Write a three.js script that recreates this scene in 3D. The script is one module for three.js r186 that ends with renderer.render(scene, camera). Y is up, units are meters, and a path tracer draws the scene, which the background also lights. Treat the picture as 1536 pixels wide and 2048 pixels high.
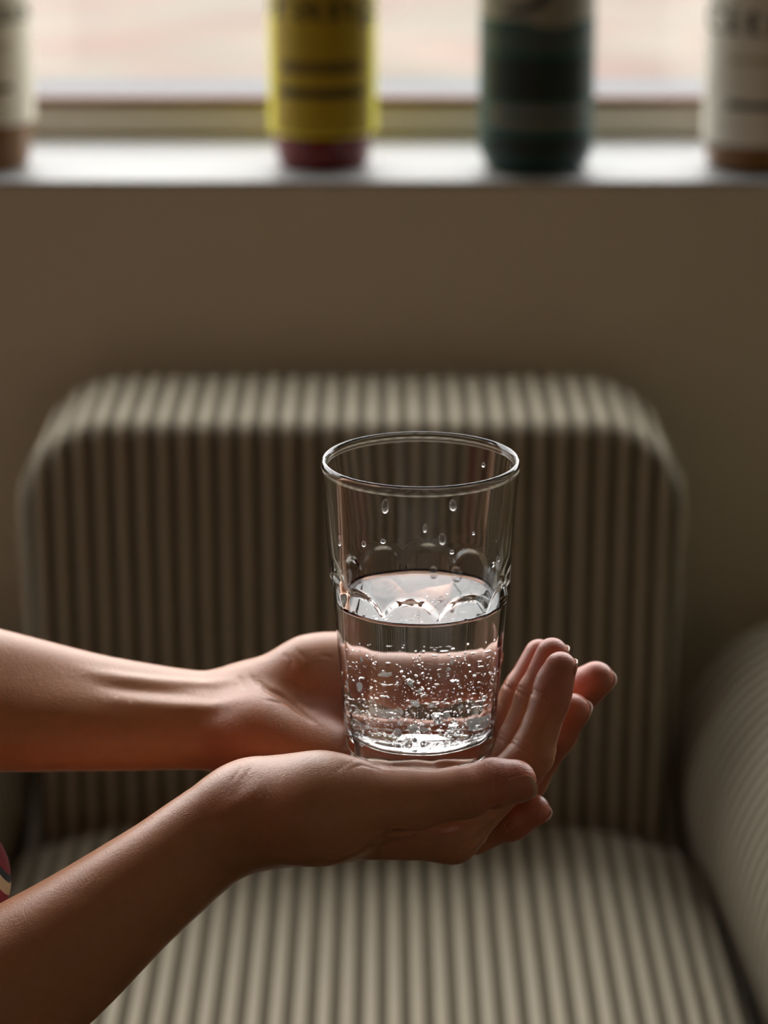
import * as THREE from 'three';
import { RoundedBoxGeometry } from 'three/addons/geometries/RoundedBoxGeometry.js';
import { mergeGeometries } from 'three/addons/utils/BufferGeometryUtils.js';
import { ImprovedNoise } from 'three/addons/math/ImprovedNoise.js';

// ---------------------------------------------------------------- camera, sky, exposure
const EYE = 1.21, PITCH = 17.7 * Math.PI / 180, FPX = 5268;
const scene = new THREE.Scene();
const camera = new THREE.PerspectiveCamera(2 * Math.atan(1024 / FPX) * 180 / Math.PI, 0.75, 0.02, 200);
camera.position.set(0, EYE, 0);
camera.rotation.x = -PITCH;
camera.focus = 1.085;
camera.userData.fStop = 5.8;
scene.add(camera);

const renderer = new THREE.WebGLRenderer();
renderer.toneMapping = THREE.LinearToneMapping;
renderer.toneMappingExposure = 1.0;
renderer.shadowMap.enabled = true;

{ // plain overcast sky, a little brighter towards the zenith
  const W = 64, H = 32, d = new Float32Array(W * H * 4);
  for (let j = 0; j < H; j++) for (let i = 0; i < W; i++) {
    const up = Math.max(0, Math.sin(((j + 0.5) / H - 0.5) * Math.PI)), k = 7.0 * (1 + 0.5 * up) / 1.5;
    const o = (j * W + i) * 4;
    d[o] = k * 1.0; d[o + 1] = k * 0.985; d[o + 2] = k * 0.975; d[o + 3] = 1;
  }
  const sky = new THREE.DataTexture(d, W, H, THREE.RGBAFormat, THREE.FloatType);
  sky.mapping = THREE.EquirectangularReflectionMapping;
  sky.magFilter = THREE.LinearFilter; sky.minFilter = THREE.LinearFilter;
  sky.needsUpdate = true;
  scene.background = sky;
}

// ---------------------------------------------------------------- helpers
const V = (x, y, z) => new THREE.Vector3(x, y, z);
const SP = Math.sin(PITCH), CP = Math.cos(PITCH);
// the point of the photograph's sight line (px, py) that lies at distance -z from the lens: used for measuring
function at(px, py, z) {
  const r = (px - 768) / FPX, u = (1024 - py) / FPX;
  const dy = u * CP - SP, dz = -(CP + u * SP), t = z / dz;
  return V(r * t, EYE + dy * t, z);
}
let seedState = 7;
const rnd = () => { seedState = (seedState + 0x6d2b79f5) | 0; let t = Math.imul(seedState ^ (seedState >>> 15), 1 | seedState); t = (t + Math.imul(t ^ (t >>> 7), 61 | t)) ^ t; return ((t ^ (t >>> 14)) >>> 0) / 4294967296; };
const perlin = new ImprovedNoise();
const fbm = (x, y, z, o = 4) => { let s = 0, a = 0.5, f = 1; for (let i = 0; i < o; i++) { s += a * perlin.noise(x * f, y * f, z * f); a *= 0.5; f *= 2.03; } return s; };
const smooth = (a, b, x) => { const t = Math.min(1, Math.max(0, (x - a) / (b - a))); return t * t * (3 - 2 * t); };
const mix = (a, b, t) => a + (b - a) * t;

const used = {};
function numbered(n) { used[n] = (used[n] ?? -1) + 1; return used[n] ? n + '_' + String(used[n]).padStart(3, '0') : n; }
function tag(o, label, category, group, kind) {
  if (label) o.userData.label = label;
  if (category) o.userData.category = category;
  if (group) o.userData.group = group;
  if (kind) o.userData.kind = kind;
  return o;
}
function mesh(name, geo, mat, parent = scene) {
  const m = new THREE.Mesh(geo, mat);
  m.name = parent === scene ? numbered(name) : name;
  m.castShadow = m.receiveShadow = true;
  parent.add(m);
  return m;
}
function part(name, geo, mat, parent) {
  const n = parent.userData.partNames ??= {};
  n[name] = (n[name] ?? -1) + 1;
  const m = mesh(n[name] ? name + '_' + String(n[name]).padStart(3, '0') : name, geo, mat, parent);
  return m;
}
function group(name, pos = [0, 0, 0]) {
  const g = new THREE.Group(); g.name = numbered(name); g.position.set(...pos); scene.add(g); return g;
}
function box(x0, x1, y0, y1, z0, z1, r = 0) {
  const g = r ? new RoundedBoxGeometry(x1 - x0, y1 - y0, z1 - z0, 3, r) : new THREE.BoxGeometry(x1 - x0, y1 - y0, z1 - z0);
  g.translate((x0 + x1) / 2, (y0 + y1) / 2, (z0 + z1) / 2);
  // uv in metres
  const p = g.attributes.position, n = g.attributes.normal, uv = g.attributes.uv;
  for (let i = 0; i < p.count; i++) {
    const ax = Math.abs(n.getX(i)), ay = Math.abs(n.getY(i)), az = Math.abs(n.getZ(i));
    if (az >= ax && az >= ay) uv.setXY(i, p.getX(i), p.getY(i));
    else if (ay >= ax) uv.setXY(i, p.getX(i), p.getZ(i));
    else uv.setXY(i, p.getZ(i), p.getY(i));
  }
  return g;
}
function dataTexture(n, f, srgb = false) { // f(u, v) -> grey or [r, g, b] in 0..1
  const d = new Uint8Array(n * n * 4);
  for (let j = 0; j < n; j++) for (let i = 0; i < n; i++) {
    const c = f(i / n, j / n), o = (j * n + i) * 4, a = Array.isArray(c) ? c : [c, c, c];
    for (let k = 0; k < 3; k++) d[o + k] = Math.max(0, Math.min(255, Math.round(a[k] * 255)));
    d[o + 3] = 255;
  }
  const t = new THREE.DataTexture(d, n, n);
  t.wrapS = t.wrapT = THREE.RepeatWrapping; t.magFilter = THREE.LinearFilter; t.minFilter = THREE.LinearMipmapLinearFilter;
  if (srgb) t.colorSpace = THREE.SRGBColorSpace;
  t.needsUpdate = true;
  return t;
}
const tileNoise = (u, v, f, o) => { // tiling noise on a torus
  const a = u * 2 * Math.PI, b = v * 2 * Math.PI, r = f / (2 * Math.PI);
  return fbm(Math.cos(a) * r + 11 + Math.sin(b) * r * 0.73, Math.sin(a) * r + 5 + Math.cos(b) * r * 0.31, Math.cos(b) * r + Math.sin(b) * r * 0.6 + 3, o);
};
const lin = (r, g, b) => new THREE.Color().setRGB(r, g, b);

// ---------------------------------------------------------------- distance-field mesher (surface nets)
function meshField(f, lo, hi, cell, colorOf, uvOf, normalStep = 0.4) {
  const N = 8, nx = Math.ceil((hi[0] - lo[0]) / cell / N), ny = Math.ceil((hi[1] - lo[1]) / cell / N), nz = Math.ceil((hi[2] - lo[2]) / cell / N);
  const M = N + 1, buf = new Float32Array(M * M * M), half = N * cell * 0.5, reach = half * 1.7321 + cell * 1.5;
  const SX = nx * N + 2, SY = ny * N + 2, key = (i, j, k) => (k * SY + j) * SX + i;
  const vert = new Map(), pos = [], edges = [];
  for (let bk = 0; bk < nz; bk++) for (let bj = 0; bj < ny; bj++) for (let bi = 0; bi < nx; bi++) {
    const x0 = lo[0] + bi * N * cell, y0 = lo[1] + bj * N * cell, z0 = lo[2] + bk * N * cell;
    if (Math.abs(f(x0 + half, y0 + half, z0 + half)) > reach) continue;
    let neg = 0;
    for (let k = 0; k < M; k++) for (let j = 0; j < M; j++) for (let i = 0; i < M; i++) {
      const d = f(x0 + i * cell, y0 + j * cell, z0 + k * cell);
      buf[(k * M + j) * M + i] = d; if (d < 0) neg++;
    }
    if (neg === 0 || neg === M * M * M) continue;
    for (let k = 0; k < N; k++) for (let j = 0; j < N; j++) for (let i = 0; i < N; i++) {
      const b = (k * M + j) * M + i, d0 = buf[b];
      let n = 0, sx = 0, sy = 0, sz = 0, any = 0;
      for (let c = 0; c < 8; c++) if (buf[b + (c & 1) + ((c >> 1) & 1) * M + (c >> 2) * M * M] < 0) any++;
      const I = bi * N + i, J = bj * N + j, K = bk * N + k;
      // edges that start at this cell's low corner
      const e = [buf[b + 1], buf[b + M], buf[b + M * M]];
      for (let a = 0; a < 3; a++) if ((d0 < 0) !== (e[a] < 0)) edges.push(I, J, K, a, d0 < 0 ? 1 : 0);
      if (any === 0 || any === 8) continue;
      for (let c = 0; c < 8; c++) for (let a = 0; a < 3; a++) {
        if (c & (1 << a)) continue;
        const c2 = c | (1 << a);
        const va = buf[b + (c & 1) + ((c >> 1) & 1) * M + (c >> 2) * M * M], vb = buf[b + (c2 & 1) + ((c2 >> 1) & 1) * M + (c2 >> 2) * M * M];
        if ((va < 0) === (vb < 0)) continue;
        const t = va / (va - vb);
        sx += (c & 1) + (a === 0 ? t : 0); sy += ((c >> 1) & 1) + (a === 1 ? t : 0); sz += (c >> 2) + (a === 2 ? t : 0); n++;
      }
      vert.set(key(I, J, K), pos.length / 3);
      pos.push(x0 + (i + sx / n) * cell, y0 + (j + sy / n) * cell, z0 + (k + sz / n) * cell);
    }
  }
  const idx = [];
  for (let e = 0; e < edges.length; e += 5) {
    const I = edges[e], J = edges[e + 1], K = edges[e + 2], a = edges[e + 3], inside = edges[e + 4];
    const q = a === 0 ? [[0, 0, 0], [0, -1, 0], [0, -1, -1], [0, 0, -1]] : a === 1 ? [[0, 0, 0], [0, 0, -1], [-1, 0, -1], [-1, 0, 0]] : [[0, 0, 0], [-1, 0, 0], [-1, -1, 0], [0, -1, 0]];
    const v = q.map((o) => vert.get(key(I + o[0], J + o[1], K + o[2])));
    if (v.some((x) => x === undefined)) continue;
    if (inside) idx.push(v[0], v[1], v[2], v[0], v[2], v[3]); else idx.push(v[0], v[2], v[1], v[0], v[3], v[2]);
  }
  const P = new Float32Array(pos), n = P.length / 3, Nn = new Float32Array(P.length), C = colorOf && new Float32Array(P.length), U = new Float32Array(n * 2), h = cell * normalStep;
  for (let i = 0; i < n; i++) {
    let x = P[i * 3], y = P[i * 3 + 1], z = P[i * 3 + 2], gx, gy, gz, l;
    for (let pass = 0; pass < 2; pass++) {
      gx = f(x + h, y, z) - f(x - h, y, z); gy = f(x, y + h, z) - f(x, y - h, z); gz = f(x, y, z + h) - f(x, y, z - h);
      l = Math.hypot(gx, gy, gz) || 1; gx /= l; gy /= l; gz /= l;
      if (pass === 0) { const d = Math.max(-cell, Math.min(cell, f(x, y, z))) * 0.9; x -= gx * d; y -= gy * d; z -= gz * d; }
    }
    P[i * 3] = x; P[i * 3 + 1] = y; P[i * 3 + 2] = z;
    Nn[i * 3] = gx; Nn[i * 3 + 1] = gy; Nn[i * 3 + 2] = gz;
    if (colorOf) { const c = colorOf(x, y, z, gx, gy, gz); C[i * 3] = c[0]; C[i * 3 + 1] = c[1]; C[i * 3 + 2] = c[2]; }
    const uv = uvOf ? uvOf(x, y, z, gx, gy, gz) : [x + z * 0.4, y - z * 0.7]; U[i * 2] = uv[0]; U[i * 2 + 1] = uv[1];
  }
  const g = new THREE.BufferGeometry();
  g.setAttribute('position', new THREE.BufferAttribute(P, 3)); g.setAttribute('normal', new THREE.BufferAttribute(Nn, 3)); g.setAttribute('uv', new THREE.BufferAttribute(U, 2));
  if (C) g.setAttribute('color', new THREE.BufferAttribute(C, 3));
  g.setIndex(new THREE.BufferAttribute(new Uint32Array(idx), 1));
  return g;
}
const smin = (a, b, k) => { const h = Math.max(k - Math.abs(a - b), 0); return Math.min(a, b) - h * h / (4 * k); };
const smax = (a, b, k) => -smin(-a, -b, k);
function cap(a, b, ra, rb) { // tapered capsule
  const bx = b.x - a.x, by = b.y - a.y, bz = b.z - a.z, ll = bx * bx + by * by + bz * bz || 1e-9;
  return (x, y, z) => {
    const px = x - a.x, py = y - a.y, pz = z - a.z;
    let h = (px * bx + py * by + pz * bz) / ll; h = h < 0 ? 0 : h > 1 ? 1 : h;
    const dx = px - bx * h, dy = py - by * h, dz = pz - bz * h;
    return Math.sqrt(dx * dx + dy * dy + dz * dz) - (ra + (rb - ra) * h);
  };
}
function ellipsoid(c, r) {
  const m = Math.min(...r);
  return (x, y, z) => { const a = (x - c.x) / r[0], b = (y - c.y) / r[1], d = (z - c.z) / r[2], k = Math.sqrt(a * a + b * b + d * d), q = Math.sqrt(a * a / (r[0] * r[0]) + b * b / (r[1] * r[1]) + d * d / (r[2] * r[2])) || 1e-6; return k < 1e-3 ? -m : k * (k - 1) / q; };
}
function roundBox(c, h, r) {
  return (x, y, z) => { const qx = Math.abs(x - c[0]) - h[0] + r, qy = Math.abs(y - c[1]) - h[1] + r, qz = Math.abs(z - c[2]) - h[2] + r; return Math.hypot(Math.max(qx, 0), Math.max(qy, 0), Math.max(qz, 0)) + Math.min(Math.max(qx, qy, qz), 0) - r; };
}

// ---------------------------------------------------------------- room
const SILL_Y = 0.8455, WALL_Z = -1.96, REAR_Z = -2.24, SILL_BACK = -2.141;
const RL = -3.2, RR = 1.6, RZ = 1.9, CEIL = 2.5;
const plasterBump = dataTexture(256, (u, v) => 0.5 + 0.5 * tileNoise(u, v, 24, 5));
plasterBump.repeat.set(3, 3);
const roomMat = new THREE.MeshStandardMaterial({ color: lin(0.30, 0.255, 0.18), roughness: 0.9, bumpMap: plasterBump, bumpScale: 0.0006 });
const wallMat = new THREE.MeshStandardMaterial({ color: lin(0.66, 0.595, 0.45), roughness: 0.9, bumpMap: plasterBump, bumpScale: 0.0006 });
const ceilMat = new THREE.MeshStandardMaterial({ color: lin(0.5, 0.45, 0.36), roughness: 0.95 });
const floorTex = dataTexture(256, (u, v) => { const n = tileNoise(u, v * 0.999, 6, 4) * 0.5 + Math.sin((v * 40 + tileNoise(u, v, 5, 3) * 6)) * 0.08; return [0.22 + n * 0.1, 0.16 + n * 0.08, 0.11 + n * 0.06]; }, true);
const floorMat = new THREE.MeshStandardMaterial({ map: floorTex, roughness: 0.6 });
const whitePaint = new THREE.MeshStandardMaterial({ color: lin(0.29, 0.295, 0.295), roughness: 0.5 });
const frameMat = new THREE.MeshStandardMaterial({ color: lin(0.36, 0.32, 0.255), roughness: 0.5 });
const gasketMat = new THREE.MeshStandardMaterial({ color: lin(0.12, 0.05, 0.025), roughness: 0.6 });
const WL = -2.9, WR = 1.3, WTOP = 2.3; // window opening
const struct = (name, geo, mat) => tag(mesh(name, geo, mat), null, null, null, 'structure');
struct('floor', box(RL - 0.1, RR + 0.1, -0.1, 0, REAR_Z, RZ + 0.1), floorMat);
struct('ceiling', box(RL - 0.1, RR + 0.1, CEIL, CEIL + 0.1, REAR_Z, RZ + 0.1), ceilMat);
const LZ0 = -1.95, LZ1 = -1.1, LY0 = 1.1, LY1 = 2.38; // the side window, beyond the person
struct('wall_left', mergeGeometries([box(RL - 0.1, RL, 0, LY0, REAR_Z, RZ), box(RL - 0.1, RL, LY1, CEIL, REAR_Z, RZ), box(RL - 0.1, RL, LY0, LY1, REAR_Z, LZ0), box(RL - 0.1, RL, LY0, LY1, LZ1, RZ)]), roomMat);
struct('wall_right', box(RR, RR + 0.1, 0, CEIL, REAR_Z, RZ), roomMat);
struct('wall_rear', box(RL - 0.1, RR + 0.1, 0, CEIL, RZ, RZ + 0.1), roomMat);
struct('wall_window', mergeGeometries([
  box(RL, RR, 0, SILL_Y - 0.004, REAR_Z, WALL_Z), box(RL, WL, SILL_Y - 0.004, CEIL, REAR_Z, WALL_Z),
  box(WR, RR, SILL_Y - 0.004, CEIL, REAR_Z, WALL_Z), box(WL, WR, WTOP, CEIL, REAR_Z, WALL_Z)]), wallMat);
struct('trim_1', box(WL, WR, SILL_Y - 0.004, SILL_Y, SILL_BACK, WALL_Z + 0.001, 0.0015), whitePaint).userData.label = 'white painted window sill';
{ // window: fixed wooden frame, gasket and one wide pane
  const w = group('window_1'); tag(w, 'wide window with beige frame behind the bottles', null, null, 'structure');
  const z0 = REAR_Z + 0.045, z1 = SILL_BACK;
  part('window_frame', mergeGeometries([
    box(WL, WR, SILL_Y - 0.004, SILL_Y + 0.018, z0, z1 + 0.004, 0.003), box(WL, WR, SILL_Y + 0.015, SILL_Y + 0.0285, z0, z1 - 0.006, 0.004),
    box(WL, WR, WTOP - 0.04, WTOP, z0, z1, 0.004),
    box(WL, WL + 0.04, SILL_Y + 0.02, WTOP - 0.03, z0, z1, 0.004), box(WR - 0.04, WR, SILL_Y + 0.02, WTOP - 0.03, z0, z1, 0.004)]), frameMat, w);
  const zp = (z0 + z1) / 2;
  part('gasket', mergeGeometries([box(WL + 0.03, WR - 0.03, SILL_Y + 0.026, SILL_Y + 0.034, zp - 0.006, zp + 0.02, 0.002), box(WL + 0.035, WR - 0.035, WTOP - 0.05, WTOP - 0.038, zp - 0.006, zp + 0.006, 0.002)]), gasketMat, w);
  part('pane', new THREE.PlaneGeometry(WR - WL - 0.07, WTOP - SILL_Y - 0.06).translate((WL + WR) / 2, (WTOP + SILL_Y) / 2, zp), new THREE.MeshPhysicalMaterial({ color: 0xffffff, transmission: 1, thickness: 0, roughness: 0, ior: 1.5 }), w);
}
{ // second window, in the left wall
  const w = group('window_2'); tag(w, 'upright window with beige frame in the left wall', null, null, 'structure');
  const x0 = RL - 0.08, x1 = RL - 0.02;
  part('window_frame', mergeGeometries([box(x0, x1, LY0, LY0 + 0.05, LZ0, LZ1, 0.004), box(x0, x1, LY1 - 0.05, LY1, LZ0, LZ1, 0.004), box(x0, x1, LY0 + 0.04, LY1 - 0.04, LZ0, LZ0 + 0.05, 0.004), box(x0, x1, LY0 + 0.04, LY1 - 0.04, LZ1 - 0.05, LZ1, 0.004)]), frameMat, w);
  part('pane', new THREE.PlaneGeometry(LZ1 - LZ0 - 0.06, LY1 - LY0 - 0.06).rotateY(Math.PI / 2).translate((x0 + x1) / 2, (LY0 + LY1) / 2, (LZ0 + LZ1) / 2), new THREE.MeshPhysicalMaterial({ color: 0xffffff, transmission: 1, thickness: 0, roughness: 0, ior: 1.5 }), w);
}
struct('sill_outside', box(WL - 0.1, WR + 0.1, SILL_Y - 0.03, SILL_Y + 0.016, -2.37, REAR_Z + 0.044, 0.004), new THREE.MeshStandardMaterial({ color: lin(0.055, 0.066, 0.076), roughness: 0.7 }));

// ---------------------------------------------------------------- outside
const paveTex = dataTexture(256, (u, v) => {
  const n = tileNoise(u, v, 9, 3) * 1.5, m = tileNoise(u + 0.31, v + 0.77, 7, 2) * 1.6, t = smooth(-0.25, 0.3, m);
  return [0.335 + n * 0.06, mix(0.27, 0.315, t) + n * 0.055, mix(0.235, 0.275, t) + n * 0.05];
}, true);
paveTex.repeat.set(1 / 6, 1 / 6);
struct('ground_outside', box(-40, 40, -0.6, -0.35, -60, 30), new THREE.MeshStandardMaterial({ map: paveTex, roughness: 0.95 }));
{
  const b = group('building', [0, -0.35, -30]);
  tag(b, 'long pale plastered low building across the yard outside', 'building');
  const wallM = new THREE.MeshStandardMaterial({ color: lin(0.5, 0.38, 0.3), roughness: 0.9 }), glassM = new THREE.MeshStandardMaterial({ color: lin(0.05, 0.06, 0.07), roughness: 0.1 });
  part('wall', box(-20, 20, 0, 3.4, -5, 0), wallM, b);
  part('roof', box(-20.3, 20.3, 3.4, 3.7, -5.3, 0.3), new THREE.MeshStandardMaterial({ color: lin(0.2, 0.12, 0.09), roughness: 0.9 }), b);
  const wg = box(-0.6, 0.6, 0.9, 2.4, -0.02, 0.04), fg = mergeGeometries([box(-0.7, 0.7, 0.8, 0.9, -0.02, 0.08), box(-0.7, 0.7, 2.4, 2.5, -0.02, 0.08), box(-0.7, -0.6, 0.9, 2.4, -0.02, 0.08), box(0.6, 0.7, 0.9, 2.4, -0.02, 0.08), box(-0.03, 0.03, 0.9, 2.4, -0.02, 0.08)]);
  for (let i = -5; i <= 5; i++) { const f = part('window', fg, whitePaint, b); f.position.x = i * 3.4; const p = mesh('pane', wg, glassM, f); }
}

// ---------------------------------------------------------------- armchair in striped fabric
const PERIOD = 0.01475;
const stripeTex = (() => {
  const n = 256, d = new Uint8Array(n * 16 * 4);
  for (let j = 0; j < 16; j++) for (let i = 0; i < n; i++) {
    const s = 0.5 + 0.5 * Math.cos((i + 0.5) / n * 2 * Math.PI), t = smooth(0.18, 0.82, s), w = (rnd() - 0.5) * 0.05, o = (j * n + i) * 4;
    const c = [mix(0.085, 0.42, t), mix(0.07, 0.375, t), mix(0.042, 0.285, t)];
    for (let k = 0; k < 3; k++) { const v = c[k] * (1 + w); d[o + k] = Math.round(255 * (v <= 0.0031308 ? v * 12.92 : 1.055 * Math.pow(v, 1 / 2.4) - 0.055)); }
    d[o + 3] = 255;
  }
  const t = new THREE.DataTexture(d, n, 16); t.colorSpace = THREE.SRGBColorSpace; t.wrapS = t.wrapT = THREE.RepeatWrapping; t.magFilter = THREE.LinearFilter; t.needsUpdate = true; return t;
})();
const weave = dataTexture(128, (u, v) => 0.5 + 0.25 * Math.sin(u * 2 * Math.PI * 16) * Math.sin(v * 2 * Math.PI * 16) + 0.3 * tileNoise(u, v, 20, 3));
const fabric = new THREE.MeshPhysicalMaterial({ map: stripeTex, bumpMap: weave, bumpScale: 0.0004, roughness: 0.95, sheen: 0.15, sheenColor: lin(0.8, 0.75, 0.6), sheenRoughness: 0.6 });
const ridge = (s) => 0.0013 * Math.cos(s / PERIOD * 2 * Math.PI);
{
  const c = group('armchair', [-0.023, 0, -1.78]);
  tag(c, 'low armchair upholstered in beige and dark brown striped fabric under the window', 'armchair');
  const SEAT = 0.405, BW = 0.2365;
  const stripeUV = (s) => (x, y, z) => [s(x, y, z) / PERIOD, (y + z) * 8];
  // backrest: slab with rounded corners seen from the front, crisper edges front to back
  const back = (x, y, z) => {
    const px = Math.abs(x), top = 0.708, rc = 0.066;
    const qx = px - (BW - 0.004 * smooth(0.7, 0.4, y)) + rc, qy = Math.abs(y - (top + 0.2) / 2) - (top - 0.2) / 2 + rc;
    const d2 = Math.hypot(Math.max(qx, 0), Math.max(qy, 0)) + Math.min(Math.max(qx, qy), 0) - rc;
    const e = 0.013, dz = Math.abs(z + 0.066) - 0.066 - 0.004 * (1 - (px / BW) ** 2), a = d2 + e, b = dz + e;
    return Math.hypot(Math.max(a, 0), Math.max(b, 0)) + Math.min(Math.max(a, b), 0) - e - ridge(x);
  };
  part('backrest', meshField(back, [-0.26, 0.18, -0.15], [0.26, 0.73, 0.02], 0.003, null, stripeUV((x) => x)), fabric, c);
  // seat cushion, a little crowned, its rear edge rounded against the backrest
  const seat = (x, y, z) => {
    const crown = 0.006 * (1 - (x / 0.24) ** 2) - 0.02 * smooth(0.16, 0.26, Math.abs(x)) ;
    return roundBox([0, SEAT - 0.075 + crown, 0.2], [0.264, 0.075, 0.2], 0.028)(x, y, z) * 0.9 - ridge(x);
  };
  part('seat', meshField(seat, [-0.29, 0.22, -0.02], [0.29, 0.45, 0.44], 0.003, null, stripeUV((x) => x)), fabric, c);
  // rolled arms leaning outwards
  const arm = (s) => (x, y, z) => {
    const X = x * s + 0.004 - 0.09 * (z + 0.05);
    const k = cap(V(0.345, 0.452, -0.05), V(0.345, 0.452, 0.33), 0.085, 0.085), lower = roundBox([0.325, 0.285, 0.14], [0.07, 0.165, 0.23], 0.04);
    return smin(k(X, y, z), lower(X, y, z), 0.06) - 0.6 * ridge(z);
  };
  for (const s of [1, -1]) part('arm', meshField(arm(s), s > 0 ? [0.22, 0.1, -0.16] : [-0.51, 0.1, -0.16], s > 0 ? [0.51, 0.59, 0.46] : [-0.22, 0.59, 0.46], 0.004, null, stripeUV((x, y, z) => z)), fabric, c);
  const wood = new THREE.MeshStandardMaterial({ color: lin(0.16, 0.09, 0.05), roughness: 0.5 });
  part('base', box(-0.26, 0.26, 0.13, 0.27, -0.1, 0.36, 0.01), new THREE.MeshStandardMaterial({ color: lin(0.1, 0.08, 0.05), roughness: 0.95 }), c);
  for (const x of [-0.3, 0.3]) for (const z of [-0.05, 0.32]) part('leg', new THREE.CylinderGeometry(0.02, 0.014, 0.15, 20).translate(x, 0.075, z), wood, c);
}

// ---------------------------------------------------------------- bottles on the sill
function labelTexture(draw, w = 512, h = 512) {
  const cv = document.createElement('canvas'); cv.width = w; cv.height = h;
  const g = cv.getContext('2d'); draw(g, w, h);
  const t = new THREE.CanvasTexture(cv); t.colorSpace = THREE.SRGBColorSpace; t.wrapS = THREE.RepeatWrapping; return t;
}
// profile: list of [r, y]; the label is a sleeve r0 from y0 to y1, its front facing +z
function bottle(name, x, z, o) {
  const b = group(name, [x, SILL_Y + 0.0005, z]);
  tag(b, o.label, 'bottle');
  const R = o.r, f = o.foot;
  const pts = [[0.001, 0.002], [f - 0.012, 0.001], [f - 0.004, 0.0], [f, 0.004], [f + (R - f) * 0.5, o.y0 * 0.6], [R - 0.001, o.y0 - 0.001], [R, o.y0 + 0.004], [R, o.y1], [R - 0.002, o.y1 + 0.012], [R * 0.82, o.y1 + 0.028], [R * 0.5, o.y1 + 0.042], [0.014, o.y1 + 0.05], [0.013, o.y1 + 0.06], [0.001, o.y1 + 0.06]];
  part('body', new THREE.LatheGeometry(pts.map((p) => new THREE.Vector2(...p)), 64), o.body, b);
  const g = new THREE.CylinderGeometry(R + 0.0012, R + 0.0012, o.y1 - o.y0, 72, 1, true, Math.PI, 2 * Math.PI).translate(0, (o.y0 + o.y1) / 2, 0);
  const rimT = new THREE.RingGeometry(R - 0.0005, R + 0.0012, 72).rotateX(-Math.PI / 2);
  const lab = part('label', mergeGeometries([g, rimT.clone().translate(0, o.y1, 0), rimT.clone().rotateX(Math.PI).translate(0, o.y0, 0)]), new THREE.MeshPhysicalMaterial({ map: o.tex, roughness: 0.5 }), b);
  const capPts = [[0.001, 0.03], [0.015, 0.03], [0.0175, 0.028], [0.018, 0.002], [0.0175, 0], [0.013, 0]].map((p) => new THREE.Vector2(p[0], p[1] + o.y1 + 0.052));
  part('cap', new THREE.LatheGeometry(capPts, 40), o.cap, b);
  return b;
}
const plastic = (r, g, b, rough = 0.25, extra = {}) => new THREE.MeshPhysicalMaterial({ color: lin(r, g, b), roughness: rough, ...extra });
const amber = plastic(0.2, 0.09, 0.02), redLiquid = plastic(0.16, 0.008, 0.006, 0.15), tealPlastic = plastic(0.004, 0.035, 0.032, 0.35), whiteCap = plastic(0.8, 0.8, 0.76, 0.4), blackCap = plastic(0.02, 0.02, 0.02, 0.4);
// canvas: x 0..1 round the bottle with the front at 0.5; y 0 at the top of the label
const F = (w, frac) => (0.5 + frac) * w;
const yellowTex = labelTexture((g, w, h) => {
  g.fillStyle = '#e2d81c'; g.fillRect(0, 0, w, h);
  g.fillStyle = '#ad930a'; g.fillRect(F(w, -0.17), 0, 0.34 * w, h * 0.985);
  g.fillStyle = '#1d1a05'; g.textAlign = 'center'; g.textBaseline = 'alphabetic';
  g.font = 'bold 84px serif'; g.fillText('Orange', w / 2, h * 0.455);
  g.font = 'bold 30px sans-serif'; g.fillRect(F(w, -0.14), h * 0.775, 0.28 * w, h * 0.04);
  g.fillStyle = '#5c4a05'; g.fillRect(F(w, -0.13), h * 0.65, 0.26 * w, h * 0.05);
}, 512, 512);
const tealTex = labelTexture((g, w, h) => {
  g.fillStyle = '#05463f'; g.fillRect(0, 0, w, h);
  g.fillStyle = '#8f8a7a'; g.fillRect(0, 0, w, h * 0.45);
  g.beginPath(); g.ellipse(w * 0.54, h * 0.45, w * 0.07, h * 0.025, 0, 0, 7); g.fill();
  g.fillStyle = '#052d29'; g.font = 'italic bold 190px serif'; g.textAlign = 'center'; g.fillText('y', w * 0.52, h * 0.335);
  g.fillStyle = '#3d4a44'; for (const [y, t, a] of [[0.475, 0.012, 0.18], [0.495, 0.03, 0.19], [0.53, 0.04, 0.2]]) g.fillRect(F(w, -a), h * y, 2 * a * w, h * t);
  g.fillStyle = '#031f1d'; g.fillRect(F(w, -0.17), h * 0.60, 0.34 * w, h * 0.17);
  g.fillStyle = '#6a655c'; g.fillRect(F(w, -0.16), h * 0.79, 0.32 * w, h * 0.03); g.fillRect(F(w, -0.16), h * 0.845, 0.32 * w, h * 0.035); g.fillRect(F(w, -0.16), h * 0.79, 0.04 * w, h * 0.09);
  g.fillStyle = '#031f1d'; g.fillRect(F(w, -0.17), h * 0.915, 0.34 * w, h * 0.08);
}, 512, 512);
const creamTex = (word) => labelTexture((g, w, h) => {
  g.fillStyle = '#d9d4c4'; g.fillRect(0, 0, w, h);
  g.fillStyle = '#2a2a20'; g.textAlign = 'center'; g.font = 'bold 80px serif'; g.fillText(word, w * 0.5, h * 0.5);
  g.fillRect(F(w, -0.12), h * 0.80, 0.24 * w, h * 0.03);
  g.fillStyle = '#b9b096'; g.fillRect(F(w, -0.12), h * 0.6, 0.24 * w, h * 0.03);
}, 512, 512);
bottle('soap_bottle', -0.047, -2.028, { label: 'yellow labelled bottle with dark red base on the window sill', r: 0.0405, foot: 0.0355, y0: 0.027, y1: 0.19, body: redLiquid, cap: blackCap, tex: yellowTex });
bottle('soap_bottle', 0.1165, -2.016, { label: 'dark teal bottle with a pale upper label on the window sill', r: 0.043, foot: 0.0395, y0: 0.014, y1: 0.2, body: tealPlastic, cap: blackCap, tex: tealTex });
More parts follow.
